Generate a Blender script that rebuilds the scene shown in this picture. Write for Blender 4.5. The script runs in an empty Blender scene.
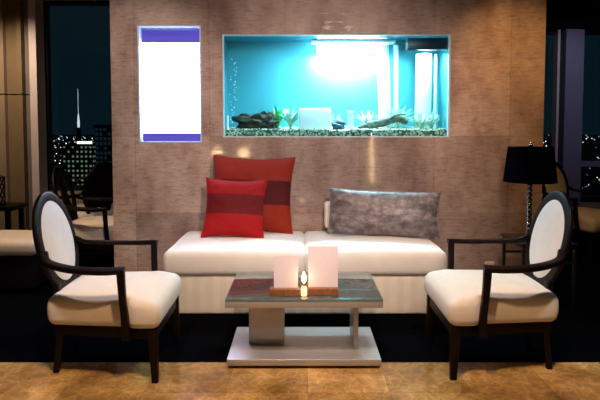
import bpy, bmesh, math, random
from mathutils import Vector, Matrix, noise
C = bpy.context.scene.collection
rnd = random.Random(7)
PI = math.pi

# ------------------------------------------------------------------ materials
def lin(h):
    c = [int(h[i:i+2], 16)/255 for i in (0, 2, 4)]
    return tuple((x/12.92 if x <= .04045 else ((x+.055)/1.055)**2.4) for x in c) + (1,)

class NT:
    def __init__(s, name):
        s.m = bpy.data.materials.new(name); s.m.use_nodes = True
        s.t = s.m.node_tree; s.n = s.t.nodes; s.b = s.n['Principled BSDF']; s.out = s.n['Material Output']
    def add(s, kind, **kw):
        n = s.n.new('ShaderNode'+kind)
        for k, v in kw.items():
            if hasattr(n, k) and not k[0].isupper(): setattr(n, k, v)
            else: n.inputs[k.replace('_', ' ')].default_value = v
        return n
    def link(s, a, b): s.t.links.new(a, b)
    def set(s, **kw):
        for k, v in kw.items(): s.b.inputs[k.replace('_', ' ')].default_value = v
        return s
    def coords(s, scale=(1, 1, 1), kind='Object'):
        tc = s.add('TexCoord'); mp = s.add('Mapping'); mp.inputs['Scale'].default_value = scale
        s.link(tc.outputs[kind], mp.inputs['Vector']); return mp.outputs[0]
    def ramp(s, fac, stops):
        r = s.add('ValToRGB'); e = r.color_ramp.elements
        while len(e) < len(stops): e.new(.5)
        for i, (p, c) in enumerate(stops): e[i].position = p; e[i].color = c if len(c) == 4 else tuple(c)+(1,)
        s.link(fac, r.inputs[0]); return r.outputs[0]
    def mix(s, fac, a, b, mode='MIX'):
        m = s.add('Mix', data_type='RGBA', blend_type=mode)
        for v, i in ((fac, 0), (a, 6), (b, 7)):
            if hasattr(v, 'is_linked'): s.link(v, m.inputs[i])
            else: m.inputs[i].default_value = v
        return m.outputs[2]
    def math(s, op, a, b=0.0):
        m = s.add('Math', operation=op)
        for v, i in ((a, 0), (b, 1)):
            if hasattr(v, 'is_linked'): s.link(v, m.inputs[i])
            else: m.inputs[i].default_value = v
        return m.outputs[0]
    def noise(s, vec, scale, detail=4, rough=.55):
        n = s.add('TexNoise'); n.inputs['Scale'].default_value = scale
        n.inputs['Detail'].default_value = detail; n.inputs['Roughness'].default_value = rough
        s.link(vec, n.inputs['Vector']); return n.outputs[0]
    def bump(s, h, strength, dist=.01):
        b = s.add('Bump'); b.inputs['Strength'].default_value = strength; b.inputs['Distance'].default_value = dist
        s.link(h, b.inputs['Height']); s.link(b.outputs[0], s.b.inputs['Normal'])

def plain(name, col, rough=.5, metal=0, var=.12, scale=25, bump=0, **kw):
    t = NT(name); t.set(Roughness=rough, Metallic=metal, **kw)
    v = t.coords(); f = t.noise(v, scale)
    dark = tuple(c*(1-var) for c in col[:3])+(1,); light = tuple(min(1, c*(1+var)) for c in col[:3])+(1,)
    t.link(t.ramp(f, [(.3, dark), (.7, light)]), t.b.inputs['Base Color'])
    if bump: t.bump(f, bump)
    return t.m

def emit(name, col, strength):
    t = NT(name); t.set(Base_Color=(0, 0, 0, 1), Emission_Color=col, Emission_Strength=strength, Roughness=.6)
    return t.m

def fabric(name, col, weave=420, stripe=0, sheen=.2, rough=.85):
    t = NT(name); t.set(Roughness=rough, Sheen_Weight=sheen, Specular_IOR_Level=.5 if sheen else 0)
    v = t.coords(); f = t.noise(v, 14, 3); w = t.noise(v, weave, 2)
    base = t.ramp(f, [(.3, tuple(c*.93 for c in col[:3])), (.7, col)])
    if stripe:
        wv = t.add('TexWave', wave_type='BANDS', bands_direction='X'); t.link(v, wv.inputs['Vector'])
        wv.inputs['Scale'].default_value = 3.2; wv.inputs['Distortion'].default_value = .6
        base = t.mix(stripe, base, t.ramp(wv.outputs[0], [(.35, (.72, .66, .58)), (.65, (1, 1, 1))]), 'MULTIPLY')
    t.link(base, t.b.inputs['Base Color']); t.bump(w, .25, .003)
    return t.m

def stone_wall():
    t = NT('travertine_panels'); t.set(Roughness=.06, Specular_IOR_Level=.6)
    tc = t.add('TexCoord'); sx = t.add('SeparateXYZ'); t.link(tc.outputs['Object'], sx.inputs[0])
    cx = t.add('CombineXYZ'); t.link(t.math('ADD', sx.outputs[0], .13), cx.inputs[0]); t.link(t.math('ADD', sx.outputs[2], .04), cx.inputs[1])
    br = t.add('TexBrick', offset=0.0, squash=1.0); t.link(cx.outputs[0], br.inputs['Vector'])
    br.inputs['Scale'].default_value = 1; br.inputs['Brick Width'].default_value = .64; br.inputs['Row Height'].default_value = .66
    br.inputs['Mortar Size'].default_value = .0022; br.inputs['Mortar Smooth'].default_value = .3
    br.inputs['Color1'].default_value = (.74, .73, .72, 1); br.inputs['Color2'].default_value = (1.12, 1.1, 1.06, 1); br.inputs['Mortar'].default_value = (.62, .58, .55, 1)
    big = t.noise(t.coords((2.2, 1, 1.2)), 1.7, 5, .6)
    fleck = t.noise(t.coords((5, 5, 24)), 2.2, 7, .72)
    fine = t.noise(t.coords((30, 30, 85)), 3.0, 4, .6)
    base = t.ramp(big, [(.32, lin('a08780')), (.5, lin('c0a79d')), (.7, lin('d6c1b7'))])
    base = t.mix(.72, base, t.ramp(fleck, [(.34, (.34, .27, .24)), (.44, (.86, .83, .81)), (.62, (1.06, 1.05, 1.04))]), 'MULTIPLY')
    base = t.mix(.6, base, t.ramp(fine, [(.33, (.6, .55, .5)), (.55, (1.05, 1.05, 1.05))]), 'MULTIPLY')
    base = t.mix(1, base, br.outputs[0], 'MULTIPLY')
    t.link(base, t.b.inputs['Base Color'])
    t.link(t.ramp(fleck, [(.32, (.4,)*3), (.46, (.07,)*3)]), t.b.inputs['Roughness'])
    return t.m

def marble_floor():
    t = NT('polished_marble'); t.set(Roughness=.14)
    tc = t.add('TexCoord')
    mp = t.add('Mapping'); mp.inputs['Location'].default_value = (.38, .25, 0); t.link(tc.outputs['Object'], mp.inputs[0])
    br = t.add('TexBrick', offset=0.0); t.link(mp.outputs[0], br.inputs['Vector'])
    br.inputs['Scale'].default_value = 1; br.inputs['Brick Width'].default_value = .42; br.inputs['Row Height'].default_value = .42
    br.inputs['Mortar Size'].default_value = .0015
    br.inputs['Color1'].default_value = (.72, .69, .66, 1); br.inputs['Color2'].default_value = (1.2, 1.2, 1.2, 1); br.inputs['Mortar'].default_value = (.6, .55, .5, 1)
    v = t.coords(); big = t.noise(v, 3.2, 6, .6)
    w = t.add('VectorMath', operation='SCALE'); nn = t.add('TexNoise'); nn.inputs['Scale'].default_value = 6; t.link(v, nn.inputs['Vector'])
    t.link(nn.outputs[1], w.inputs[0]); w.inputs['Scale'].default_value = .5
    a = t.add('VectorMath', operation='ADD'); t.link(v, a.inputs[0]); t.link(w.outputs[0], a.inputs[1])
    vo = t.add('TexVoronoi', feature='DISTANCE_TO_EDGE'); vo.inputs['Scale'].default_value = 10; t.link(a.outputs[0], vo.inputs['Vector'])
    base = t.ramp(big, [(.3, lin('7a5a30')), (.5, lin('a8844f')), (.72, lin('d0aa72'))])
    base = t.mix(.85, base, t.ramp(vo.outputs[0], [(0, (1.5, 1.45, 1.35)), (.035, (1.02, 1, .98)), (.3, (.78, .74, .70))]), 'MULTIPLY')
    base = t.mix(1, base, br.outputs[0], 'MULTIPLY')
    t.link(base, t.b.inputs['Base Color'])
    return t.m

def clear_glass(name, tint=(1, 1, 1, 1), refl=.08, rough=.0, grazing=.35):
    t = NT(name); t.n.remove(t.b)
    tr = t.add('BsdfTransparent'); tr.inputs[0].default_value = tint
    gl = t.add('BsdfGlossy'); gl.inputs['Roughness'].default_value = rough
    lw = t.add('LayerWeight'); lw.inputs['Blend'].default_value = grazing
    f = t.math('ADD', t.math('MULTIPLY', t.math('POWER', lw.outputs['Facing'], 2.5), .7), refl)
    mx = t.add('MixShader'); t.link(f, mx.inputs[0]); t.link(tr.outputs[0], mx.inputs[1]); t.link(gl.outputs[0], mx.inputs[2])
    t.link(mx.outputs[0], t.out.inputs[0]); return t.m

def banded_red(name, col, band, lo, hi):
    t = NT(name); t.set(Roughness=.7, Specular_IOR_Level=.2, Sheen_Weight=.03, Sheen_Roughness=.4)
    tc = t.add('TexCoord'); sx = t.add('SeparateXYZ'); t.link(tc.outputs['Object'], sx.inputs[0])
    up = t.math('GREATER_THAN', sx.outputs[2], lo); dn = t.math('LESS_THAN', sx.outputs[2], hi)
    k = t.math('MULTIPLY', up, dn)
    f = t.noise(t.coords((1, 1, 1)), 9, 4); s = t.noise(t.coords((220, 220, 40)), 1, 2)
    c = t.mix(k, t.ramp(f, [(.3, tuple(x*.85 for x in col[:3])), (.7, col)]), band)
    t.link(c, t.b.inputs['Base Color']); t.bump(s, .2, .002)
    return t.m

def lit_facade(name, wall, lit, sx_, sz_, amount, strength, wx=.6, wz=.55):
    """windows in a grid, some of them lit (the lit ones really give off light)"""
    t = NT(name); t.set(Base_Color=wall, Roughness=.8)
    tc = t.add('TexCoord'); s = t.add('SeparateXYZ'); t.link(tc.outputs['Object'], s.inputs[0])
    u = t.math('DIVIDE', t.math('ADD', s.outputs[0], s.outputs[1]), sx_); v = t.math('DIVIDE', s.outputs[2], sz_)
    c = t.add('CombineXYZ'); t.link(t.math('FLOOR', u), c.inputs[0]); t.link(t.math('FLOOR', v), c.inputs[1])
    wn = t.add('TexWhiteNoise', noise_dimensions='2D'); t.link(c.outputs[0], wn.inputs['Vector'])
    on = t.math('GREATER_THAN', wn.outputs[0], 1-amount)
    mu = t.math('LESS_THAN', t.math('FRACT', u), wx); mv = t.math('LESS_THAN', t.math('FRACT', v), wz)
    k = t.math('MULTIPLY', on, t.math('MULTIPLY', mu, mv))
    t.b.inputs['Emission Color'].default_value = lit
    t.link(t.math('ADD', t.math('MULTIPLY', k, strength), .0), t.b.inputs['Emission Strength'])
    return t.m

M = {}
M['stone'] = stone_wall()
M['marble'] = marble_floor()
M['carpet'] = plain('dark_carpet', (.0022, .0022, .0030, 1), .95, 0, .5, 160, .4, Specular_IOR_Level=0)
M['ceiling'] = plain('ceiling_paint', (.30, .26, .22, 1), .9, 0, .04)
M['paint'] = plain('beige_paint', (.36, .28, .19, 1), .8, 0, .06)
M['dark_paint'] = plain('dark_paint', (.008, .007, .008, 1), .7, 0, .1, Specular_IOR_Level=.1)
M['clad_light'] = plain('pale_cladding', lin('a08a70'), .6, 0, .08, 6)
M['clad_mid'] = plain('olive_cladding', lin('857052'), .6, 0, .08, 6)
M['clad_grey'] = plain('grey_cladding', lin('7d726c'), .6, 0, .08, 6)
M['jamb'] = plain('jamb_paint', lin('dccac6'), .55, 0, .05, 6)
M['frame_dark'] = plain('dark_window_frame', (.012, .016, .026, 1), .35, .3, .1)
M['frame_grey'] = plain('grey_window_frame', lin('8884a0'), .5, .1, .06)
M['wood'] = plain('dark_wood', (.0055, .0024, .0022, 1), .4, 0, .35, 30, 0, Specular_IOR_Level=.16)
M['cream'] = fabric('cream_fabric', (.74, .66, .60, 1))
M['cream_back'] = fabric('cream_back_fabric', (.76, .69, .66, 1))
M['sofa'] = fabric('white_sofa_fabric', (.66, .62, .59, 1), 320)
M['sofa_base'] = fabric('striped_sofa_fabric', (.74, .68, .60, 1), 320, .22)
M['white_cloth'] = fabric('white_cloth', (.8, .76, .7, 1))
M['black_foot'] = plain('black_foot', (.01, .01, .01, 1), .4)
M['red_big'] = banded_red('terracotta_red_silk', (.27, .020, .009, 1), (.075, .004, .007, 1), -.085, .115)
M['red_small'] = banded_red('crimson_silk', (.30, .004, .007, 1), (.11, .003, .006, 1), -.055, .105)
t = NT('silver_velvet'); t.set(Roughness=.45, Metallic=.15, Sheen_Weight=.45, Sheen_Roughness=.35)
f = t.noise(t.coords((1, 1, 1.5)), 12, 4, .65); t.link(t.ramp(f, [(.34, (.07, .052, .05)), (.52, (.16, .13, .135)), (.7, (.30, .26, .28))]), t.b.inputs['Base Color']); t.bump(f, .45, .02); M['velvet'] = t.m
t = NT('brushed_metal'); t.set(Roughness=.36, Metallic=.55)
f = t.noise(t.coords((3, 160, 160)), 2, 3); t.link(t.ramp(f, [(.3, (.38, .36, .37)), (.7, (.50, .48, .49))]), t.b.inputs['Base Color']); M['metal'] = t.m
M['top_metal'] = plain('taupe_metal', (.16, .135, .125, 1), .25, .3, .1, 40)
M['foot_metal'] = plain('steel_foot', (.4, .4, .4, 1), .3, .8)
M['table_glass'] = clear_glass('table_glass', (.86, .95, .94, 1), .14, .02)
M['green_edge'] = plain('glass_edge', (.10, .24, .24, 1), .1, 0, .1)
M['pane'] = clear_glass('window_pane', (.9, .96, .97, 1), .05)
M['tank_glass'] = clear_glass('tank_glass', (.95, 1, 1, 1), .02)
M['water'] = clear_glass('water', (.70, .96, 1, 1), .0, 0, .2)
M['candle_glass'] = clear_glass('candle_glass', (1, .96, .9, 1), .08)
M['card'] = plain('card_stock', (.66, .585, .66, 1), .7, 0, .03, 60)
M['oak'] = plain('brown_block_wood', (.20, .075, .028, 1), .4, 0, .35, 40)
M['wax'] = emit('glowing_wax', (1, .50, .16, 1), 6)
M['flame'] = emit('flame', (1, .72, .36, 1), 18)
M['chrome'] = plain('dark_chrome', (.35, .35, .38, 1), .1, 1, .1)
M['black_shade'] = fabric('black_shade_fabric', (.002, .002, .004, 1), 300, 0, .0, .9)
M['black_metal'] = plain('black_metal', (.015, .015, .017, 1), .3, .4)
M['smoke_glass'] = plain('smoked_glass', (.012, .012, .014, 1), .05)
M['plastic_white'] = plain('white_plastic', (.62, .55, .46, 1), .4, 0, .03)
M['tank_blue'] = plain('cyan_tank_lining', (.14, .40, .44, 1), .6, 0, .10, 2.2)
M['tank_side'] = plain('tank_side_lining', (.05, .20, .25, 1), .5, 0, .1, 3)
M['tank_edge'] = plain('pale_sealant', (.55, .68, .74, 1), .35, 0, .05)
M['tank_lamp'] = emit('aquarium_tube', (.86, .97, 1, 1), 26)
M['panel_white'] = emit('lit_panel', (.70, .72, 1, 1), 17)
M['panel_blue'] = emit('blue_strip', (.085, .060, .52, 1), .95)
M['niche'] = plain('niche_lining', (.45, .55, .72, 1), .45, 0, .05)
M['white_block'] = plain('white_ornament', (.95, .97, 1, 1), .5, 0, .02)
M['pipe'] = plain('white_pipe', (.92, .97, .97, 1), .35, 0, .03)
M['black_plastic'] = plain('black_plastic', (.008, .014, .03, 1), .35)
M['rock'] = plain('dark_rock', (.045, .035, .022, 1), .8, 0, .6, 14, .5)
M['rock_blue'] = plain('slate_rock', (.03, .075, .10, 1), .8, 0, .5, 14, .5)
M['driftwood'] = plain('driftwood', (.09, .10, .08, 1), .8, 0, .6, 22, .5)
M['leaf_green'] = plain('green_leaf', (.03, .40, .12, 1), .5, 0, .5, 18)
M['leaf_pale'] = plain('pale_leaf', (.55, .80, .66, 1), .5, 0, .3, 18)
t = NT('gravel'); t.set(Roughness=.7)
vo = t.add('TexVoronoi'); vo.inputs['Scale'].default_value = 70; t.link(t.coords(), vo.inputs['Vector'])
t.link(t.ramp(vo.outputs['Color'], [(.25, (.03, .045, .03)), (.5, (.25, .28, .17)), (.75, (.8, .82, .66))]), t.b.inputs['Base Color']); M['gravel'] = t.m
M['night_ground'] = plain('night_ground', (.01, .014, .016, 1), .95)
M['city_light'] = emit('city_lights', (.95, .85, .65, 1), 5)
M['city_blue'] = emit('city_lights_blue', (.35, .65, 1, 1), 5)
M['tower_white'] = emit('tower_light', (.85, .95, 1, 1), .9)
M['sign_white'] = emit('roof_sign', (1, .95, .8, 1), 2.2)
M['facade_green'] = lit_facade('lit_facade', (.02, .04, .035, 1), (.55, .75, .42, 1), 1.65, 1.8, .75, .25, .45, .42)
M['facade_blue'] = lit_facade('dim_facade', (.03, .05, .07, 1), (.10, .26, .36, 1), .95, 1.1, .9, .05, .7, .65)

# ------------------------------------------------------------------ mesh helpers
class MB:
    def __init__(s): s.v = []; s.f = []
    def raw(s, vs, fs):
        o = len(s.v); s.v += [tuple(p) for p in vs]; s.f += [tuple(i+o for i in q) for q in fs]
    def box(s, x0, x1, y0, y1, z0, z1):
        s.raw([(x0,y0,z0),(x1,y0,z0),(x1,y1,z0),(x0,y1,z0),(x0,y0,z1),(x1,y0,z1),(x1,y1,z1),(x0,y1,z1)],
              [(0,3,2,1),(4,5,6,7),(0,1,5,4),(1,2,6,5),(2,3,7,6),(3,0,4,7)])
    def rbox(s, x0, x1, y0, y1, z0, z1, r=.01, mid=1, crn=3, fn=None):
        h = [(x1-x0)/2, (y1-y0)/2, (z1-z0)/2]; c = [(x0+x1)/2, (y0+y1)/2, (z0+z1)/2]
        r = min(r, *h)
        def ts(H):
            a = [-H + r*(1-math.cos(i/crn*PI/2))*1.0 for i in range(crn+1)]
            m = [-(H-r) + 2*(H-r)*i/mid for i in range(1, mid)]
            return a + m + [-q for q in reversed(a)]
        T = [ts(H) for H in h]; idx = {}; vs = []; fs = []
        def vert(p):
            k = tuple(round(q, 6) for q in p)
            if k not in idx:
                inner = [max(-(h[i]-r), min(h[i]-r, p[i])) for i in range(3)]
                d = Vector([p[i]-inner[i] for i in range(3)])
                q = Vector(inner) + (d.normalized()*r if d.length > 1e-9 else d)
                q = [q[i] for i in range(3)]
                if fn: q = fn(q[0]/h[0], q[1]/h[1], q[2]/h[2], Vector(q))
                idx[k] = len(vs); vs.append([q[i]+c[i] for i in range(3)])
            return idx[k]
        for ax in range(3):
            a, b = (ax+1) % 3, (ax+2) % 3
            for sg in (-1, 1):
                for i in range(len(T[a])-1):
                    for j in range(len(T[b])-1):
                        q = []
                        for (ii, jj) in ((i,j),(i+1,j),(i+1,j+1),(i,j+1)):
                            p = [0,0,0]; p[ax] = sg*h[ax]; p[a] = T[a][ii]; p[b] = T[b][jj]; q.append(vert(p))
                        q = list(dict.fromkeys(q))
                        if len(q) > 2: fs.append(q if sg > 0 else q[::-1])
        s.raw(vs, fs)
    def sweep(s, pts, sec, closed=False, up=(0,0,1), scales=None):
        P = [Vector(p) for p in pts]; n = len(P); rings = []
        up = Vector(up); prev = None
        for i in range(n):
            if closed: tg = P[(i+1) % n]-P[i-1]
            else: tg = P[min(i+1, n-1)]-P[max(i-1, 0)]
            tg.normalize()
            u = up if prev is None else prev
            side = tg.cross(u)
            if side.length < 1e-4: side = tg.cross(Vector((1,0,0)))
            side.normalize(); u2 = side.cross(tg).normalized()
            if not closed: prev = u2
            k = scales[i] if scales else 1
            rings.append([P[i] + side*a*k + u2*b*k for a, b in sec])
        m = len(sec); vs = [q for r in rings for q in r]; fs = []
        for i in range(n if closed else n-1):
            j = (i+1) % n
            for a in range(m):
                b = (a+1) % m
                fs.append((i*m+a, i*m+b, j*m+b, j*m+a))
        if not closed: fs += [tuple(range(m))[::-1], tuple((n-1)*m+a for a in range(m))]
        s.raw(vs, fs)
    def lathe(s, prof, seg=32, c=(0,0,0)):
        vs = []; fs = []
        for r, z in prof:
            for k in range(seg):
                a = 2*PI*k/seg; vs.append((c[0]+r*math.cos(a), c[1]+r*math.sin(a), c[2]+z))
        for i in range(len(prof)-1):
            for k in range(seg):
                l = (k+1) % seg; fs.append((i*seg+k, i*seg+l, (i+1)*seg+l, (i+1)*seg+k))
        fs += [tuple(range(seg))[::-1], tuple((len(prof)-1)*seg+k for k in range(seg))]
        s.raw(vs, fs)
    def blob(s, c, rad, sub=3, amp=.25, fr=2.0, seed=0):
        bm = bmesh.new(); bmesh.ops.create_icosphere(bm, subdivisions=sub, radius=1)
        bm.verts.ensure_lookup_table(); vs = []
        for v in bm.verts:
            k = 1 + amp*noise.noise(v.co*fr+Vector((seed*7.3, seed*1.7, 0)))*1.6
            vs.append((c[0]+v.co.x*rad[0]*k, c[1]+v.co.y*rad[1]*k, c[2]+v.co.z*rad[2]*k))
        fs = [tuple(v.index for v in f.verts) for f in bm.faces]; bm.free(); s.raw(vs, fs)
    def build(s, name, mat, parent=None, smooth=35, loc=None, rot=None):
        me = bpy.data.meshes.new(name); me.from_pydata(s.v, [], s.f); me.materials.append(mat)
        bm = bmesh.new(); bm.from_mesh(me); bmesh.ops.recalc_face_normals(bm, faces=bm.faces); bm.to_mesh(me); bm.free()
        if smooth:
            me.shade_smooth(); me.set_sharp_from_angle(angle=math.radians(smooth))
        o = bpy.data.objects.new(name, me); C.objects.link(o)
        if parent: o.parent = parent
        if loc: o.location = loc
        if rot: o.rotation_euler = rot
        return o

def rsec(w, h, r=None, n=3):
    r = min(w, h)*.35 if r is None else r; out = []
    for cx, cy, a0 in ((w/2-r, h/2-r, 0), (-w/2+r, h/2-r, PI/2), (-w/2+r, -h/2+r, PI), (w/2-r, -h/2+r, 1.5*PI)):
        for i in range(n+1):
            a = a0+PI/2*i/n; out.append((cx+r*math.cos(a), cy+r*math.sin(a)))
    return out
def circ(r, n=12): return [(r*math.cos(2*PI*i/n), r*math.sin(2*PI*i/n)) for i in range(n)]
def curve_pts(ctrl, n=24):
    P = [Vector(p) for p in ctrl]; P = [2*P[0]-P[1]]+P+[2*P[-1]-P[-2]]; out = []; segs = len(P)-3
    for k in range(n+1):
        u = k/n*segs; i = min(int(u), segs-1); f = u-i; a, b, c, d = P[i:i+4]
        out.append(.5*((2*b)+(c-a)*f+(2*a-5*b+4*c-d)*f*f+(3*b-a-3*c+d)*f**3))
    return out

def tag(o, label=None, cat=None, group=None, kind=None):
    for k, v in (('label', label), ('category', cat), ('group', group), ('kind', kind)):
        if v: o[k] = v
    return o
def thing(name, label, cat, loc=(0,0,0), rz=0, group=None):
    o = bpy.data.objects.new(name, None); C.objects.link(o); o.empty_display_size = .1
    o.location = loc; o.rotation_euler = (0, 0, rz); return tag(o, label, cat, group)
def boxes(name, mat, bs, parent=None):
    m = MB()
    for b in bs: m.box(*b)
    return m.build(name, mat, parent, 0)
def struct(name, mat, bs): return tag(boxes(name, mat, bs), kind='structure')

# ------------------------------------------------------------------ setting
WY = 4.62                                  # polished face of the stone wall
FY = 7.0                                   # window wall
WL, WR, T = -1.607, 2.08, .05              # ends and skin of the stone wall
struct('floor', M['marble'], [(-4.6, 5.0, -3.2, FY+.2, -.1, 0)])
struct('floor_carpet', M['carpet'], [(-4.6, 5.0, 3.05, WY-.01, .0, .003), (-4.6, WL-.01, WY-.01, FY, 0, .003), (WR+.01, 5.0, WY-.01, FY, 0, .003)])
struct('ceiling', M['ceiling'], [(-4.6, 5.0, -3.2, FY+.2, 3.05, 3.15)])
struct('wall_left', M['dark_paint'], [(-4.7, -4.6, -3.2, FY+.2, 0, 3.05)])
struct('wall_right', M['dark_paint'], [(5.0, 5.1, -3.2, FY+.2, 0, 3.05)])
struct('wall_front', M['dark_paint'], [(-4.6, 5.0, -3.3, -3.2, 0, 3.05)])
BX0, BX1, BZ0, BZ1 = -1.379, -.839, 1.222, 2.22      # light box opening
TX0, TX1, TZ0, TZ1 = -.66, 1.283, 1.27, 2.145        # aquarium opening
struct('wall_center', M['stone'], [
    (WL, BX0, WY, WY+T, 0, 3.05), (BX0, BX1, WY, WY+T, 0, BZ0), (BX0, BX1, WY, WY+T, BZ1, 3.05),
    (BX1, TX0, WY, WY+T, 0, 3.05), (TX0, TX1, WY, WY+T, 0, TZ0), (TX0, TX1, WY, WY+T, TZ1, 3.05),
    (TX1, WR, WY, WY+T, 0, 3.05),
    (WL, WL+.04, WY+T, 5.4, 0, 3.05), (WR-.04, WR, WY+T, 5.4, 0, 3.05), (WL, WR, 5.4, 5.45, 0, 3.05)])
# window wall with its two openings
struct('wall_back', M['paint'], [
    (-4.6, -3.36, FY, FY+.2, 0, 3.05), (-3.36, -.9, FY, FY+.2, 0, .53), (-3.36, -.9, FY, FY+.2, 2.98, 3.05),
    (-.9, 2.1, FY, FY+.2, 0, 3.05), (2.1, 4.9, FY, FY+.2, 0, .38), (4.9, 5.0, FY, FY+.2, 0, 3.05), (2.1, 4.9, FY, FY+.2, 2.62, 3.05)])
struct('trim_1', M['dark_paint'], [(2.08, 4.98, FY-.12, FY, 2.62, 3.04)])
struct('trim_2', M['clad_light'], [(-4.58, -3.705, FY-.20, FY, 0, 1.765), (-4.58, -3.705, FY-.20, FY, 1.78, 3.04)])
struct('trim_3', M['clad_mid'], [(-3.70, -3.545, FY-.14, FY, 0, 1.765), (-3.70, -3.545, FY-.14, FY, 1.78, 3.04), (-3.535, -3.48, FY-.20, FY, 0, 1.765), (-3.535, -3.48, FY-.20, FY, 1.78, 3.04)])
struct('trim_4', M['clad_grey'], [(-3.475, -3.385, FY-.12, FY, 0, 1.765), (-3.475, -3.385, FY-.12, FY, 1.78, 3.04)])
struct('trim_5', M['jamb'], [(-3.375, -3.285, FY-.22, FY, 0, 2.97)])
def window(name, x0, x1, z0, z1, fm, bars):
    o = MB(); y0, y1 = FY+.02, FY+.12
    for b in bars: o.box(b[0], b[1], y0, y1, b[2], b[3])
    w = tag(boxes(name, fm, [(x0, x1, y0, y1, z0, z0+.03)]), kind='structure')
    o.build('window_frame', fm, w, 0)
    boxes('window_pane', M['pane'], [(x0+.01, x1-.01, FY+.065, FY+.073, z0+.03, z1-.01)], w)
    return w
window('window_1', -3.36, -.9, .53, 2.98, M['frame_dark'],
       [(-3.36, -3.26, .53, 2.98), (-.98, -.9, .53, 2.98), (-3.26, -.98, .56, .60), (-3.26, -.98, 2.93, 2.98)])
window('window_2', 2.1, 4.9, .38, 2.62, M['frame_dark'],
       [(2.1, 2.18, .38, 2.62), (4.82, 4.9, .38, 2.62), (2.18, 4.82, .41, .45), (2.18, 4.82, 2.56, 2.62)])
struct('trim_6', M['frame_grey'], [(3.37, 3.60, FY-.10, FY+.14, .38, 2.60), (3.60, 4.82, FY-.03, FY+.05, .85, .92)])
struct('trim_7', M['jamb'], [(3.285, 3.315, FY-.06, FY+.05, .38, 2.60)])
tag(boxes('power_outlet', M['plastic_white'], []), 'small square wall outlet low on the stone wall behind the right armchair', 'outlet')
o = bpy.data.objects['power_outlet']; m = MB(); m.rbox(-.042, .042, -.012, 0, -.042, .042, .005)
m.build('cover_plate', M['plastic_white'], o); m = MB()
for dx in (-.013, .013): m.box(dx-.004, dx+.004, -.0135, -.0115, -.006, .010)
m.box(-.003, .003, -.0135, -.0115, -.022, -.016); m.build('socket', M['black_plastic'], o, 0); o.location = (1.637, WY, .157)

# ------------------------------------------------------------------ light box
lb = thing('light_box', 'tall glowing white light box with blue bands, set into the stone wall', 'light box', ((BX0+BX1)/2, WY+.02, BZ0))
w = (BX1-BX0)/2; h = BZ1-BZ0
boxes('niche_frame', M['niche'], [(-w+.0005, -w+.014, -.018, .1, .001, h-.001), (w-.014, w-.0005, -.018, .1, .001, h-.001),
      (-w+.014, w-.014, -.018, .1, .001, .012), (-w+.014, w-.014, -.018, .1, h-.012, h-.001), (-w+.014, w-.014, .1, .11, .001, h-.001)], lb)
boxes('lit_panel', M['panel_white'], [(-w+.016, w-.016, .07, .085, .085, h-.135)], lb)
boxes('blue_band', M['panel_blue'], [(-w+.016, w-.016, .07, .085, h-.134, h-.028)], lb)
boxes('blue_band', M['panel_blue'], [(-w+.016, w-.016, .07, .085, .014, .084)], lb)

# ------------------------------------------------------------------ aquarium
tank = thing('aquarium', 'long built-in aquarium glowing turquoise in the stone wall', 'aquarium', (0, WY, 0))
AY0, AY1 = .06, .56; a0, a1, b0, b1 = TX0-.03, TX1+.03, TZ0-.02, TZ1+.02
boxes('back_panel', M['tank_blue'], [(a0, a1, AY1, AY1+.012, b0, b1)], tank)
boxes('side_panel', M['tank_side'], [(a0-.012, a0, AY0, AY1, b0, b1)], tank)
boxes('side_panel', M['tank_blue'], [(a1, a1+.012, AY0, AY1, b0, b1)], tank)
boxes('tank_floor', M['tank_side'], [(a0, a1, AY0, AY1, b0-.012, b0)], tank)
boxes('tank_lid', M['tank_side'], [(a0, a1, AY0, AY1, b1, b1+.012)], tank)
boxes('glass_pane', M['tank_glass'], [(a0, a1, .051, .057, b0, b1)], tank)
boxes('edge_trim', M['tank_edge'], [(TX0+.0005, TX0+.010, .012, .049, TZ0, TZ1), (TX1-.016, TX1-.0005, .012, .049, TZ0, TZ1),
      (TX0+.010, TX1-.016, .012, .049, TZ0+.0005, TZ0+.010), (TX0+.010, TX1-.016, .012, .049, TZ1-.010, TZ1-.0005)], tank)
m = MB(); m.sweep([(.16, .44, 2.085), (.80, .44, 2.085)], circ(.045, 20)); m.build('lamp_tube', M['tank_lamp'], tank)
m = MB(); m.rbox(.10, .88, .38, .50, 2.131, 2.16, .008); m.build('lamp_housing', M['pipe'], tank)
m = MB(); m.rbox(.93, 1.29, .10, .20, 2.03, 2.128, .008); m.rbox(.95, 1.27, .095, .10, 2.05, 2.11, .002); m.build('filter_box', M['black_plastic'], tank)
m = MB(); m.sweep(curve_pts([(.80, .44, 1.33), (.785, .44, 1.7), (.765, .44, 2.12)], 8), circ(.058, 20)); m.sweep(curve_pts([(.90, .46, 1.33), (.895, .46, 2.12)], 4), circ(.022, 14)); m.build('standpipe', M['pipe'], tank)
m = MB(); m.sweep([(1.14, .40, 1.33), (1.14, .40, 2.03)], circ(.075, 20)); m.sweep([(1.255, .42, 1.33), (1.255, .42, 2.03)], circ(.014, 10)); m.build('standpipe', M['pipe'], tank)
m = MB(); m.sweep([(-.632, .085, 1.29), (-.632, .085, 1.46)], circ(.010, 10)); m.build('air_tube', M['pipe'], tank)
m = MB()
for k in range(26):
    m.blob((-.60+rnd.uniform(-.015, .05), .1+rnd.random()*.1, 1.40+k*.022), (.004+.003*rnd.random(),)*3, 1, 0)
tag(m.build('air_bubbles', M['pipe'], tank, 60), kind='stuff')
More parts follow.
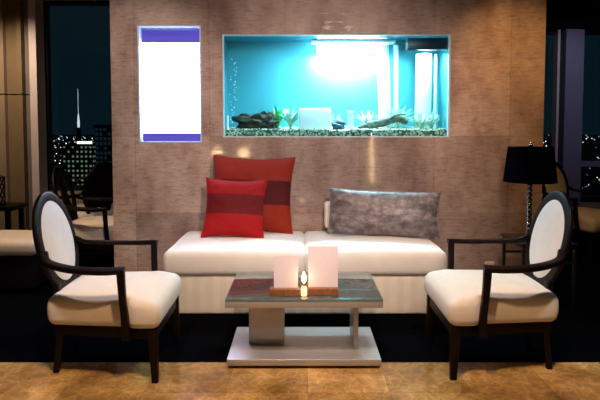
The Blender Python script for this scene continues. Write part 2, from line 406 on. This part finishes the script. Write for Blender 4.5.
# contents stand in the tank: things of their own
m = MB(); g = 46
def gz(x, y): return 1.330+.055*y+.012*noise.noise(Vector((x*4, y*4, 0)))+.005*noise.noise(Vector((x*22, y*22, 3)))
vs = []; fs = []; nx, ny = 120, 24
for j in range(ny+1):
    for i in range(nx+1):
        x = a0+.003+(a1-a0-.006)*i/nx; y = AY0+.003+(AY1-AY0-.006)*j/ny; vs.append((x, WY+y, gz(x, y)))
for j in range(ny):
    for i in range(nx):
        k = j*(nx+1)+i; fs.append((k, k+1, k+nx+2, k+nx+1))
m.raw(vs, fs)
for i in range(nx):
    pass
fr = [(vs[i][0], vs[i][1], b0+.002) for i in range(nx+1)]
m.raw(vs[:nx+1]+fr, [(i, i+nx+1, i+nx+2, i+1) for i in range(nx)])
for k in range(900):
    x = rnd.uniform(a0+.02, a1-.02); y = AY0+.012 + (rnd.random()**1.7)*(AY1-AY0-.03)
    z = gz(x, y) if rnd.random() < .55 else rnd.uniform(1.262, gz(x, AY0))
    if z < gz(x, y)-.005: y = AY0+.011
    r = rnd.uniform(.006, .012); m.blob((x, WY+y, z), (r, r*.7, r*.8), 1, .3, 2, k)
tag(m.build('aquarium_gravel', M['gravel']), 'speckled gravel bed along the bottom of the aquarium', 'gravel', kind='stuff')
tag(boxes('water', M['water'], [(a0+.002, a1-.002, WY+.058, WY+AY1-.002, b0+.002, 2.150)]), 'clear turquoise water filling the aquarium', 'water', kind='stuff')
def single(name, label, cat, mb, mat, group=None, smooth=40): return tag(mb.build(name, mat, None, smooth), label, cat, group)
m = MB(); m.rbox(-.01, .275, WY+.16, WY+.30, 1.325, 1.525, .012, 3); m.rbox(.0, .265, WY+.152, WY+.16, 1.34, 1.51, .003)
single('ornament_block', 'wide glowing white block on the gravel in the middle of the aquarium', 'ornament', m, M['white_block'])
m = MB(); m.rbox(.425, .475, WY+.15, WY+.21, 1.32, 1.49, .01, 3); m.rbox(.418, .482, WY+.145, WY+.215, 1.48, 1.50, .006)
single('ornament_post', 'narrow white upright post beside a blue rock on the aquarium gravel', 'ornament', m, M['white_block'])
m = MB(); m.blob((-.42, WY+.30, 1.40), (.17, .12, .075), 4, .4, 2.4, 3); m.blob((-.30, WY+.27, 1.39), (.10, .09, .095), 4, .4, 2.4, 5)
single('dark_rock', 'dark brown rock at the left end of the aquarium', 'rock', m, M['rock'])
m = MB(); m.blob((.345, WY+.24, 1.375), (.062, .06, .045), 4, .35, 2.2, 8)
single('slate_rock', 'small dark blue rock between the white block and white post', 'rock', m, M['rock_blue'])
m = MB(); p = curve_pts([(.52, WY+.22, 1.35), (.62, WY+.23, 1.375), (.74, WY+.20, 1.40), (.86, WY+.22, 1.435), (.96, WY+.24, 1.40)], 26)
m.sweep(p, circ(.04, 12), False, (0, 0, 1), [.45+.5*math.sin(PI*(i+2)/30)+.22*noise.noise(Vector((i*.7, 1, 2))) for i in range(27)])
m.sweep(curve_pts([(.78, WY+.2, 1.41), (.84, WY+.16, 1.46), (.93, WY+.14, 1.47)], 8), circ(.014, 8), False, (0, 0, 1), [1-.08*i for i in range(9)])
single('driftwood', 'dark knotted driftwood lying under pale plants at the right of the aquarium', 'driftwood', m, M['driftwood'])
def plant(label, x, y, h, n, mat, spread, wleaf, seed):
    r = random.Random(seed); z = gz(x, y)-.004
    root = thing('aquatic_plant', label, 'plant', (x, WY+y, z), 0, None)
    m = MB()
    for k in range(n):
        a = r.uniform(0, 2*PI); L = h*r.uniform(.6, 1.1); s = spread*r.uniform(.3, 1); d = Vector((math.cos(a), math.sin(a)*.6, 0)); sd = Vector((-math.sin(a), math.cos(a), 0))
        vs = []; fs = []
        for i in range(7):
            u = i/6; c = d*(s*u**1.5) + Vector((0, 0, L*(u-.35*u*u*s/max(spread, 1e-3))))
            ww = wleaf*math.sin(PI*min(.98, .12+.86*u))
            vs += [c-sd*ww, c+Vector((0, 0, .15*ww)), c+sd*ww]
            if i: b = i*3; fs += [(b-3, b-2, b+1, b), (b-2, b-1, b+2, b+1)]
        m.raw(vs, fs)
    m.build('leaves', mat, root, 60)
    m = MB(); m.lathe([(.012, -.002), (.008, .02), (.003, .05)], 10); m.build('root_crown', M['leaf_green'], root)
plant('bright green fern rising above the dark brown aquarium rock', -.20, .34, .25, 30, M['leaf_green'], .17, .013, 1)
plant('pale green leafy plant just left of the white aquarium block', -.085, .22, .24, 28, M['leaf_pale'], .13, .015, 2)
plant('pale bushy plant at the left tip of the driftwood', .62, .33, .20, 60, M['leaf_pale'], .20, .007, 3)
plant('tall pale plant rising between the two white aquarium pipes', .90, .34, .24, 90, M['leaf_pale'], .22, .008, 4)
plant('low spiky pale plant in front of the right white aquarium pipe', 1.07, .17, .17, 80, M['leaf_pale'], .18, .007, 5)
plant('pale bushy plant in the right end corner of the aquarium', 1.18, .26, .20, 60, M['leaf_pale'], .13, .008, 6)
plant('short pale plant behind the small dark blue aquarium rock', .33, .36, .17, 22, M['leaf_pale'], .10, .012, 7)

# ------------------------------------------------------------------ sofa
sofa = thing('bench_sofa', 'long backless white upholstered bench sofa with two seat cushions below the aquarium', 'sofa', (.036, 4.21, 0))
m = MB(); m.rbox(-.995, .995, -.375, .385, .005, .292, .018, 6); m.build('base', M['sofa_base'], sofa)
def crown(u, v, w_, q):
    if q.z > 0: q.z += .022*(1-abs(u)**3)*(1-abs(v)**3)
    q.z += .004*noise.noise(Vector((q.x*5, q.y*5, w_)))
    bulge = .010*(1-w_*w_); q.x += bulge*math.copysign(1, u)*(abs(u) > .8); q.y += bulge*math.copysign(1, v)*(abs(v) > .8)
    return q
for x0, x1 in ((-1.010, -.004), (.004, 1.010)):
    m = MB(); m.rbox(x0, x1, -.40, .395, .290, .470, .038, 14, 5, crown); c = m.build('seat_cushion', M['sofa'], sofa, 50)
    p = MB(); X0, X1, Y0, Y1, r = x0+.010, x1-.010, -.392, .385, .04; ring = []
    for cx, cy, s0 in ((X1-r, Y1-r, 0), (X0+r, Y1-r, PI/2), (X0+r, Y0+r, PI), (X1-r, Y0+r, 1.5*PI)):
        ring += [(cx+r*math.cos(s0+PI/2*i/4), cy+r*math.sin(s0+PI/2*i/4), .447) for i in range(5)]
    p.sweep(ring, circ(.003, 8), True); p.build('piping', M['sofa'], c)

# ------------------------------------------------------------------ cushions
def pillow(name, label, w, h, t, mat, loc, rot, seed=0, pinch=.07, pipe=None, cat='cushion', n=34):
    m = MB(); idx = {}; vs = []; fs = []
    def pt(u, v, sd):
        x = w/2*u*(1-pinch*(1-v*v)); z = h/2*v*(1-pinch*(1-u*u))
        e = max(0, (1-abs(u)**2.6)*(1-abs(v)**2.6))
        y = sd*t/2*e**.55
        y += .007*noise.noise(Vector((u*2.4+seed, v*2.4, sd)))*min(1, e*3)
        y += .005*noise.noise(Vector((u*9+seed, v*7, sd)))*min(1, e*3)
        return (x, y, z)
    def vid(i, j, sd):
        k = (i, j, 0 if i in (0, n) or j in (0, n) else sd)
        if k not in idx:
            u = math.sin((2*i/n-1)*PI/2*.86)/math.sin(PI/2*.86); v = math.sin((2*j/n-1)*PI/2*.86)/math.sin(PI/2*.86)
            idx[k] = len(vs); vs.append(pt(u, v, sd))
        return idx[k]
    for sd in (-1, 1):
        for i in range(n):
            for j in range(n):
                q = [vid(i, j, sd), vid(i+1, j, sd), vid(i+1, j+1, sd), vid(i, j+1, sd)]
                fs.append(q if sd < 0 else q[::-1])
    m.raw(vs, fs); o = m.build(name, mat, None, 80, loc, rot); tag(o, label, cat)
    if pipe:
        e = [vs[vid(i, 0, 1)] for i in range(n)]+[vs[vid(n, j, 1)] for j in range(n)]+[vs[vid(n-i, n, 1)] for i in range(n)]+[vs[vid(0, n-j, 1)] for j in range(n)]
        p = MB(); p.sweep(e, circ(.005, 8), True, (0, 1, 0)); p.build('piping', pipe, o, 80)
    return o
R = math.radians
pillow('throw_cushion', 'large terracotta red square cushion with a dark red band against the stone wall', .69, .645, .15, M['red_big'], (-.395, 4.478, .497+.300), (R(-12), R(1.5), R(-2)), 1, .10, M['red_big'])
pillow('throw_cushion', 'smaller crimson square cushion with a dark band, leaning in front of a larger one', .495, .48, .13, M['red_small'], (-.520, 4.268, .502+.212), (R(-19), R(1.5), R(-3)), 4, .10, M['red_small'])
pillow('lumbar_cushion', 'long silvery mauve velvet cushion on the right half of the white sofa', .88, .355, .15, M['velvet'], (.665, 4.270, .508+.165), (R(-10), R(1.5), R(-7)), 9, .04, M['velvet'])
pb = MB(); pb.rbox(.205, .95, 4.43, 4.56, .512, .735, .03, 8, 4, lambda u, v, w_, q: Vector((q.x, q.y*(1+.18*(1-u*u)*(1-w_*w_)), q.z)))
single('back_cushion', 'white cushion peeking out behind the left end of the silvery velvet cushion', 'cushion', pb, M['white_cloth'], None, 60)

# ------------------------------------------------------------------ coffee table and what stands on it
ct = thing('coffee_table', 'low brushed metal coffee table with a glass top in front of the white sofa', 'table', (.023, 3.26, 0))
m = MB(); m.rbox(-.4425, .4425, -.285, .31, .342, .384, .004); m.build('table_top', M['metal'], ct)
m = MB(); m.box(-.4415, .4415, -.284, .309, .3842, .3856); m.build('top_inlay', M['top_metal'], ct, 0)
m = MB(); m.rbox(-.4425, .4425, -.287, .31, .3858, .3948, .002); m.build('glass_top', M['table_glass'], ct)
m = MB()
for b in ((-.4425, .4425, -.2885, -.2872, .3862, .3944),): m.box(*b)
m.build('glass_edge', M['green_edge'], ct, 0)
m = MB(); m.rbox(-.434, .434, -.30, .20, .018, .055, .004); m.build('lower_shelf', M['metal'], ct)
m = MB(); m.rbox(-.329, -.119, -.085, .10, .055, .342, .004); m.build('column', M['metal'], ct)
m = MB(); m.rbox(.292, .320, -.15, .10, .055, .342, .003); m.build('side_panel', M['metal'], ct)
for sx in (-.36, .36):
    for sy in (-.25, .15):
        m = MB(); z0 = .0035 if sy > -.1 else .0005; m.lathe([(.016, z0), (.018, .018)], 16, (sx, sy, 0)); m.build('foot', M['foot_metal'], ct)
TT = .3952
def card(label, x0, x1, y, ztop, bx0, bx1):
    root = thing('menu_stand', label, 'menu stand', ((bx0+bx1)/2, y, TT)); c = (bx0+bx1)/2
    m = MB(); m.rbox(bx0-c, bx1-c, -.032, .032, 0, .040, .003); m.build('wooden_base', M['oak'], root)
    m = MB(); H = ztop-TT-.038; m.box(x0-c, x1-c, -.0015, .0015, 0, H); o = m.build('card', M['card'], root, 0); o.location = (0, .002, .039); o.rotation_euler = (R(-4), 0, 0)
card('shorter blank white card in a brown wooden block, left of the candle', -.150, -.012, 3.055, .617, -.173, -.002)
card('taller blank white card in a brown wooden block, right of the candle', .048, .218, 3.065, .668, .047, .220)
cd = thing('candle_holder', 'small lit candle in a clear glass between the two white cards', 'candle', (.0225, 3.022, TT))
m = MB(); m.lathe([(.014, 0), (.020, .002), (.021, .135), (.0195, .135), (.0185, .006), (.001, .006)], 24); m.build('glass_cup', M['candle_glass'], cd)
m = MB(); m.lathe([(.016, .0075), (.017, .045), (.015, .052), (.002, .050)], 20); m.build('wax', M['wax'], cd)
m = MB(); m.lathe([(.001, .050), (.0014, .078)], 8); m.build('wick', M['black_foot'], cd)
m = MB(); m.lathe([(.0015, .074), (.010, .086), (.014, .100), (.011, .116), (.004, .134), (.0005, .142)], 16); m.build('flame', M['flame'], cd)

# ------------------------------------------------------------------ armchairs
def armchair(label, loc, rz, style='pad', group=None, wood=None):
    W = wood or M['wood']
    root = thing('armchair', label, 'armchair', loc, rz, group)
    def hw(x):       # half width of the seat: wide in front of the arm posts, narrower behind
        k = max(0, min(1, (x-.145)/.05)); k = k*k*(3-2*k)
        return (.225+(.272-.225)*(x+.28)/.43)*(1-k)+.302*k
    def shape(u, v, w_, q):
        x = q.x; s = hw(x+.015)/.30
        bul = 1+.03*(1-w_*w_)
        q.y *= s*bul
        if abs(u) > .85: q.x += math.copysign(.012*(1-w_*w_), u)
        if w_ > 0: q.z += .040*(1-abs(u)**2.6)*(1-abs(v)**2.6)
        if u > .3 and w_ > 0: q.z -= .02*((u-.3)/.7)**2
        return q
    m = MB(); m.rbox(-.285, .315, -.30, .30, .292, .452, .036, 16, 4, shape); m.build('seat', M['cream'], root, 60)
    m = MB()
    def rail(p, q, t):
        d = (Vector(q)-Vector(p)).normalized(); n = Vector((-d.y, d.x, 0))*t/2; a, b = Vector(p), Vector(q)
        m.raw([a-n, b-n, b+n, a+n, a-n+Vector((0,0,.058)), b-n+Vector((0,0,.058)), b+n+Vector((0,0,.058)), a+n+Vector((0,0,.058))],
              [(0,3,2,1),(4,5,6,7),(0,1,5,4),(1,2,6,5),(2,3,7,6),(3,0,4,7)])
    z = .236
    rail((.285, -.262, z), (.285, .262, z), .03); rail((-.255, -.185, z), (-.255, .185, z), .03)
    for s in (-1, 1): rail((-.255, s*.185, z), (.285, s*.268, z), .03)
    m.build('seat_frame', W, root, 0)
    for s in (-1, 1):
        m = MB(); m.sweep([(.283, s*.266, .29), (.285, s*.266, .2), (.292, s*.268, .012), (.292, s*.268, .0)], rsec(.05, .05, .006), False, (1, 0, 0), [1, .96, .68, .68]); m.build('leg', W, root)
        m = MB(); m.sweep(curve_pts([(-.245, s*.175, .33), (-.250, s*.158, .2), (-.286, s*.138, 0)], 10), rsec(.042, .042, .006), False, (1, 0, 0), [1-.028*i for i in range(11)]); m.build('leg', W, root)
    tl = R(13); ca, sa = math.cos(tl), math.sin(tl); cx, cz = -.326, .706
    def op(y, v, dx=0): return (cx - v*sa + dx*ca, y, cz + v*ca + dx*sa)
    m = MB(); N = 56; m.sweep([op(.207*math.sin(2*PI*i/N), .258*math.cos(2*PI*i/N)) for i in range(N)], rsec(.060, .026, .009), True, (ca, 0, sa)); fr = m.build('back_frame', W, root, 50)
    for s in (-1, 1):
        m = MB(); m.sweep(curve_pts([(-.252, s*.125, .27), (-.262, s*.13, .40), op(s*.135, -.215)], 8), rsec(.05, .035, .008), False, (1, 0, 0)); m.build('stile', W, root)
    if style == 'pad':
        m = MB(); vs = []; fs = []; nr, na = 8, 48
        for sd in (1, -1):
            o0 = len(vs); vs.append(op(0, 0, .030 if sd > 0 else -.02))
            for i in range(1, nr+1):
                r = i/nr; b = (1-r**2.4)
                for k in range(na):
                    a = 2*PI*k/na; vs.append(op(.199*r*math.sin(a), .248*r*math.cos(a), (.004+.028*b**.6) if sd > 0 else -.004-.012*b))
            for k in range(na): fs.append((o0, o0+1+k, o0+1+(k+1) % na))
            for i in range(nr-1):
                for k in range(na):
                    a = o0+1+i*na; fs.append((a+k, a+na+k, a+na+(k+1) % na, a+(k+1) % na))
            if sd > 0: rim = o0+1+(nr-1)*na
            else:
                r2 = o0+1+(nr-1)*na; fs += [(rim+k, rim+(k+1) % na, r2+(k+1) % na, r2+k) for k in range(na)]
        m.raw(vs, fs); m.build('back_pad', M['cream_back'], root, 60)
        m = MB(); vs = [op(0, 0, -.026)]; fs = []
        for k in range(48): a = 2*PI*k/48; vs.append(op(.204*math.sin(a), .252*math.cos(a), -.020))
        vs2 = [op(0, 0, -.034)]+[op(.204*math.sin(2*PI*k/48), .252*math.cos(2*PI*k/48), -.028) for k in range(48)]
        fs = [(0, 1+k, 1+(k+1) % 48) for k in range(48)]+[(49, 50+k, 50+(k+1) % 48) for k in range(48)]+[(1+k, 1+(k+1) % 48, 50+(k+1) % 48, 50+k) for k in range(48)]
        m.raw(vs+vs2, fs); m.build('back_panel', W, root, 60)
    else:
        m = MB()
        for s in (-1, 1): m.sweep(curve_pts([op(s*.13, -.21), op(s*.05, -.05), op(s*.045, .06), op(s*.12, .215)], 14), rsec(.016, .03, .004), False, (ca, 0, sa))
        m.sweep(curve_pts([op(0, -.245), op(0, .245)], 4), rsec(.02, .05, .004), False, (ca, 0, sa))
        m.build('splat', W, root, 50)
    for s in (-1, 1):
        m = MB()
        m.sweep(curve_pts([op(s*.207, -.03, .01), (-.26, s*.268, .642), (-.12, s*.328, .624), (.04, s*.348, .618), (.162, s*.342, .622)], 22), rsec(.044, .030, .008), False, (0, 0, 1)); arm = m.build('armrest', W, root, 50)
        m = MB(); m.sweep(curve_pts([(.142, s*.342, .610), (.143, s*.334, .53), (.146, s*.324, .44), (.150, s*.312, .36), (.150, s*.300, .245)], 18), rsec(.036, .040, .008), False, (1, 0, 0), [1.0-.012*min(i, 9)+.02*max(0, i-10) for i in range(19)]); m.build('arm_post', W, arm, 50)
    return root
CZ = .0035
armchair('cream oval-backed armchair with dark wood arms at the left of the coffee table, facing right', (-1.066, 3.070, 0), R(1), 'pad')
armchair('cream oval-backed armchair with dark wood arms at the right of the coffee table, facing left', (1.116, 3.110, 0), R(180), 'pad')
armchair('dark far armchair with an open oval slatted back near the left window', (-1.92, 5.15, CZ), R(4), 'splat')
armchair('dark far armchair seen from behind, beside the left edge of the stone wall', (-2.42, 5.95, CZ), R(150), 'pad')
armchair('dark brown chair back in the shade before the right window', (3.02, 5.75, CZ), R(-60), 'pad')

# ------------------------------------------------------------------ left background furniture
bq = thing('banquette', 'cream cushioned bench in the shade at the left edge, behind the left armchair', 'bench', (-3.25, 4.68, CZ))
m = MB(); m.rbox(-1.1, 1.08, -.34, .09, .04, .303, .01); m.build('base', M['dark_paint'], bq)
m = MB(); m.rbox(-1.12, 1.10, -.37, .10, .305, .44, .045, 8, 4, crown); m.build('seat_cushion', M['cream'], bq, 50)
cs = thing('console_table', 'low dark console under the pale wall panels at the left edge', 'table', (-3.9, 6.3, CZ))
m = MB(); m.rbox(-.65, .62, -.2, .2, .40, .45, .006); m.build('table_top', M['wood'], cs)
for sx in (-.58, .55):
    for sy in (-.15, .15):
        m = MB(); m.rbox(sx-.025, sx+.025, sy-.025, sy+.025, 0, .40, .004); m.build('leg', M['wood'], cs)
ln = thing('lantern', 'small dark openwork lantern on the console at the left edge', 'lantern', (-3.56, 6.28, CZ+.4505))
m = MB()
for k in range(12):
    a = 2*PI*k/12
    for tw in (-1, 1): m.sweep([(.10*math.cos(a+tw*u*1.6), .10*math.sin(a+tw*u*1.6), .012+.30*u) for u in [i/8 for i in range(9)]], circ(.006, 6))
m.build('lattice', M['black_metal'], ln)
m = MB(); m.lathe([(.11, 0), (.11, .015), (.02, .016)], 24); m.build('base', M['black_metal'], ln)
m = MB(); m.lathe([(.11, .31), (.11, .325), (.03, .36), (.01, .38)], 24); m.build('lid', M['black_metal'], ln)

# ------------------------------------------------------------------ lamp and side table
st = thing('side_table', 'small dark side table with a smoked glass top beneath the black lamp', 'table', (1.85, 4.16, CZ))
m = MB(); m.rbox(-.21, .21, -.21, .21, .475, .490, .003); m.build('table_top', M['smoke_glass'], st)
m = MB()
for s in (-1, 1):
    m.rbox(-.2, .2, s*.19-.01, s*.19+.01, .452, .474, .003); m.rbox(s*.19-.01, s*.19+.01, -.18, .18, .452, .474, .003)
    m.rbox(-.2, .2, s*.19-.008, s*.19+.008, .335, .351, .003)
m.build('frame', M['black_metal'], st)
for sx in (-.19, .19):
    for sy in (-.19, .19):
        m = MB(); m.rbox(sx-.011, sx+.011, sy-.011, sy+.011, 0, .452, .003); m.build('leg', M['black_metal'], st)
lp = thing('table_lamp', 'black drum-shade table lamp with a beaded chrome stem beside the right armchair', 'lamp', (1.752, 4.10, CZ+.4905))
m = MB(); m.lathe([(.055, 0), (.06, .008), (.03, .018), (.012, .03), (.004, .03)], 28); m.build('base', M['chrome'], lp)
pr = [(.004, .028)]; zz = .03
for k in range(12):
    for i in range(9):
        a = PI*i/8; pr.append((.006+.015*math.sin(a), zz+.0185*(1-math.cos(a))))
    zz += .037
m = MB(); m.lathe(pr+[(.004, zz)], 20); m.build('stem', M['chrome'], lp, 60)
m = MB(); m.lathe([(.190, .447), (.193, .447), (.163, .712), (.160, .712)], 48); m.f = [q for q in m.f if len(q) == 4]
sh = m.build('lamp_shade', M['black_shade'], lp, 50)
m = MB()
for k in range(3):
    a = 2*PI*k/3+.3; m.sweep([(0, 0, .700), (.161*math.cos(a), .161*math.sin(a), .706)], circ(.003, 8))
m.lathe([(.006, .47), (.006, .70), (.003, .70)], 10); m.build('shade_holder', M['chrome'], lp)
m = MB(); m.lathe([(.004, .70), (.014, .715), (.016, .727), (.010, .742), (.002, .748)], 16); m.build('finial', M['chrome'], lp, 60)

# ------------------------------------------------------------------ the city outside
GZ = -62
tag(boxes('city_ground', M['night_ground'], [(-2600, 2600, 40, 5200, GZ-2, GZ)]), kind='structure')
def lights(name, label, mat, n, seed):
    r = random.Random(seed); m = MB()
    for k in range(n):
        d = 350*math.exp(r.random()*2.2); s = (-1 if r.random() < .62 else 1)
        x = d*(r.uniform(-.52, -.33) if s < 0 else r.uniform(.42, .60))
        q = d*.0006*r.uniform(.5, 1.5); z = GZ+r.uniform(4, 26)
        m.raw([(x-q,d,z),(x+q,d,z),(x,d-q,z),(x,d+q,z),(x,d,z-q),(x,d,z+q)], [(0,2,5),(2,1,5),(1,3,5),(3,0,5),(2,0,4),(1,2,4),(3,1,4),(0,3,4)])
    tag(m.build(name, mat, None, 0), label, 'city lights', kind='stuff')
lights('city_lights', 'warm white pinpoint city lights far below, outside both windows', M['city_light'], 300, 3)
lights('city_lights', 'bluish pinpoint city lights far below, outside both windows', M['city_blue'], 90, 5)
def building(label, x, y, w_, d_, top, mat, roof):
    b = thing('office_building', label, 'building', (x, y, GZ)); H = top-GZ
    boxes('facade', mat, [(-w_/2, w_/2, -d_/2, d_/2, 0, H)], b)
    boxes('roof_parapet', M['night_ground'], [(-w_/2-.3, w_/2+.3, -d_/2-.3, d_/2+.3, H, H+.8)], b)
    if roof: boxes('roof_sign', M['sign_white'], [roof], b)
building('building with greenish lit windows and a white rooftop sign, outside the left window', -84.0, 210, 11.0, 12, -5.6, M['facade_green'], (-.2, 5.4, -6.2, -5.9, 57.4, 58.3))
building('dim blue gridded tower block at the right edge of the left window', -41.9, 130, 11, 10, 1.3, M['facade_blue'], None)
tw = thing('broadcast_tower', 'slender white-lit tower with a tall spire, seen through the left window', 'tower', (-262, 640, GZ))
m = MB(); m.lathe([(6, 0), (3.2, 40), (2.4, 62.5), (2.2, 64)], 12); m.build('shaft', M['night_ground'], tw)
m = MB(); m.lathe([(1.2, 64), (1.4, 70), (.9, 76), (.6, 80)], 12); m.build('crown', M['tower_white'], tw)
m = MB(); m.lathe([(.26, 80), (.18, 96), (.28, 102), (.10, 110)], 8); m.build('spire', M['tower_white'], tw)

# ------------------------------------------------------------------ light
def spot(loc, target, power, col, size=60, blend=.6, soft=.06):
    l = bpy.data.lights.new('downlight_and_fill', 'SPOT'); l.energy = power; l.color = col; l.spot_size = R(size); l.spot_blend = blend; l.shadow_soft_size = soft
    o = bpy.data.objects.new('downlight_and_fill', l); C.objects.link(o); o.location = loc
    o.rotation_euler = (Vector(target)-Vector(loc)).to_track_quat('-Z', 'Y').to_euler(); return o
def area(name, loc, rot, sx, sy, power, col):
    l = bpy.data.lights.new(name, 'AREA'); l.shape = 'RECTANGLE'; l.size = sx; l.size_y = sy; l.energy = power; l.color = col
    o = bpy.data.objects.new(name, l); C.objects.link(o); o.location = loc; o.rotation_euler = rot; return o
WARM = (1, .64, .32); SOFT = (1, .86, .76)
spot((-.9, 1.9, 3.0), (-1.0, 2.95, .3), 140, (1, .86, .83), 62)
spot((1.0, 1.9, 3.0), (1.05, 2.95, .3), 140, (1, .86, .83), 62)
spot((0, 1.5, 3.0), (.05, 2.75, 0), 270, WARM, 70)
spot((-1.3, 3.55, 3.0), (-1.35, 4.62, 1.1), 75, SOFT, 80, .9)
spot((.2, 3.4, 3.0), (.2, 4.62, .9), 26, SOFT, 95, .9)
spot((.55, .6, 2.46), (.12, 4.62, 1.2), 340, (1, .80, .73), 52, .9, .12)  # added fill from the front for the stone wall, not a ceiling fixture
spot((1.75, 3.7, 3.0), (1.85, 4.62, 1.0), 85, (1, .55, .2), 75, .9)
spot((-2.9, 3.9, 3.0), (-2.7, 4.6, .4), 170, WARM, 60)
spot((-3.4, 5.6, 3.0), (-3.6, 7, 1.2), 130, (1, .76, .55), 80, .9)  # added fill to brighten the far-left wall panels and jamb
spot((3.2, 5.3, 3.0), (3.45, 7, 1.7), 34, (.72, .74, 1), 60, .9)  # added cool fill to lift the dark mullion of the right window
area('aquarium_lamp_and_fill', (.46, WY+.475, 2.03), (R(14), 0, 0), .6, .05, 62, (.82, .97, 1))
area('aquarium_lamp_and_fill', (1.15, WY+.26, 2.02), (R(12), 0, 0), .2, .05, 9, (.82, .97, 1))
area('aquarium_lamp_and_fill', (.30, WY+.10, 2.12), (R(9), 0, 0), .9, .10, 20, (.66, .76, 1))  # added fill behind the front glass for sofa, white block and gravel
# lamps of the lounge behind the camera, mirrored in the polished stone
area('wall_light_strip', (1.63, -3.0, .60), (R(-90), 0, R(180)), .035, 1.25, 6, WARM)
for x in (-1.86, -1.27):
    l = bpy.data.lights.new('lounge_lamp', 'POINT'); l.energy = 16; l.color = WARM; l.shadow_soft_size = .10
    o = bpy.data.objects.new('lounge_lamp', l); C.objects.link(o); o.location = (x, -2.9, .78)
l = bpy.data.lights.new('candle_light', 'POINT'); l.energy = .03; l.color = (1, .6, .25); l.shadow_soft_size = .012
o = bpy.data.objects.new('candle_light', l); C.objects.link(o); o.location = (.0225, 3.022, TT+.135)

wd = bpy.data.worlds.new('night_sky'); bpy.context.scene.world = wd; wd.use_nodes = True
bg = wd.node_tree.nodes['Background']; bg.inputs[0].default_value = (.10, .42, .60, 1); bg.inputs[1].default_value = .022

# ------------------------------------------------------------------ camera
cam = bpy.data.cameras.new('camera'); cam.sensor_width = 36; cam.lens = 32.4; cam.clip_end = 8000; cam.shift_y = -.0728
co = bpy.data.objects.new('camera', cam); C.objects.link(co); co.location = (0, 0, 1.35); co.rotation_euler = (R(87), 0, 0)
sc = bpy.context.scene; sc.camera = co
sc.view_settings.view_transform = 'Standard'; sc.view_settings.look = 'None'; sc.view_settings.exposure = 0; sc.view_settings.gamma = 1
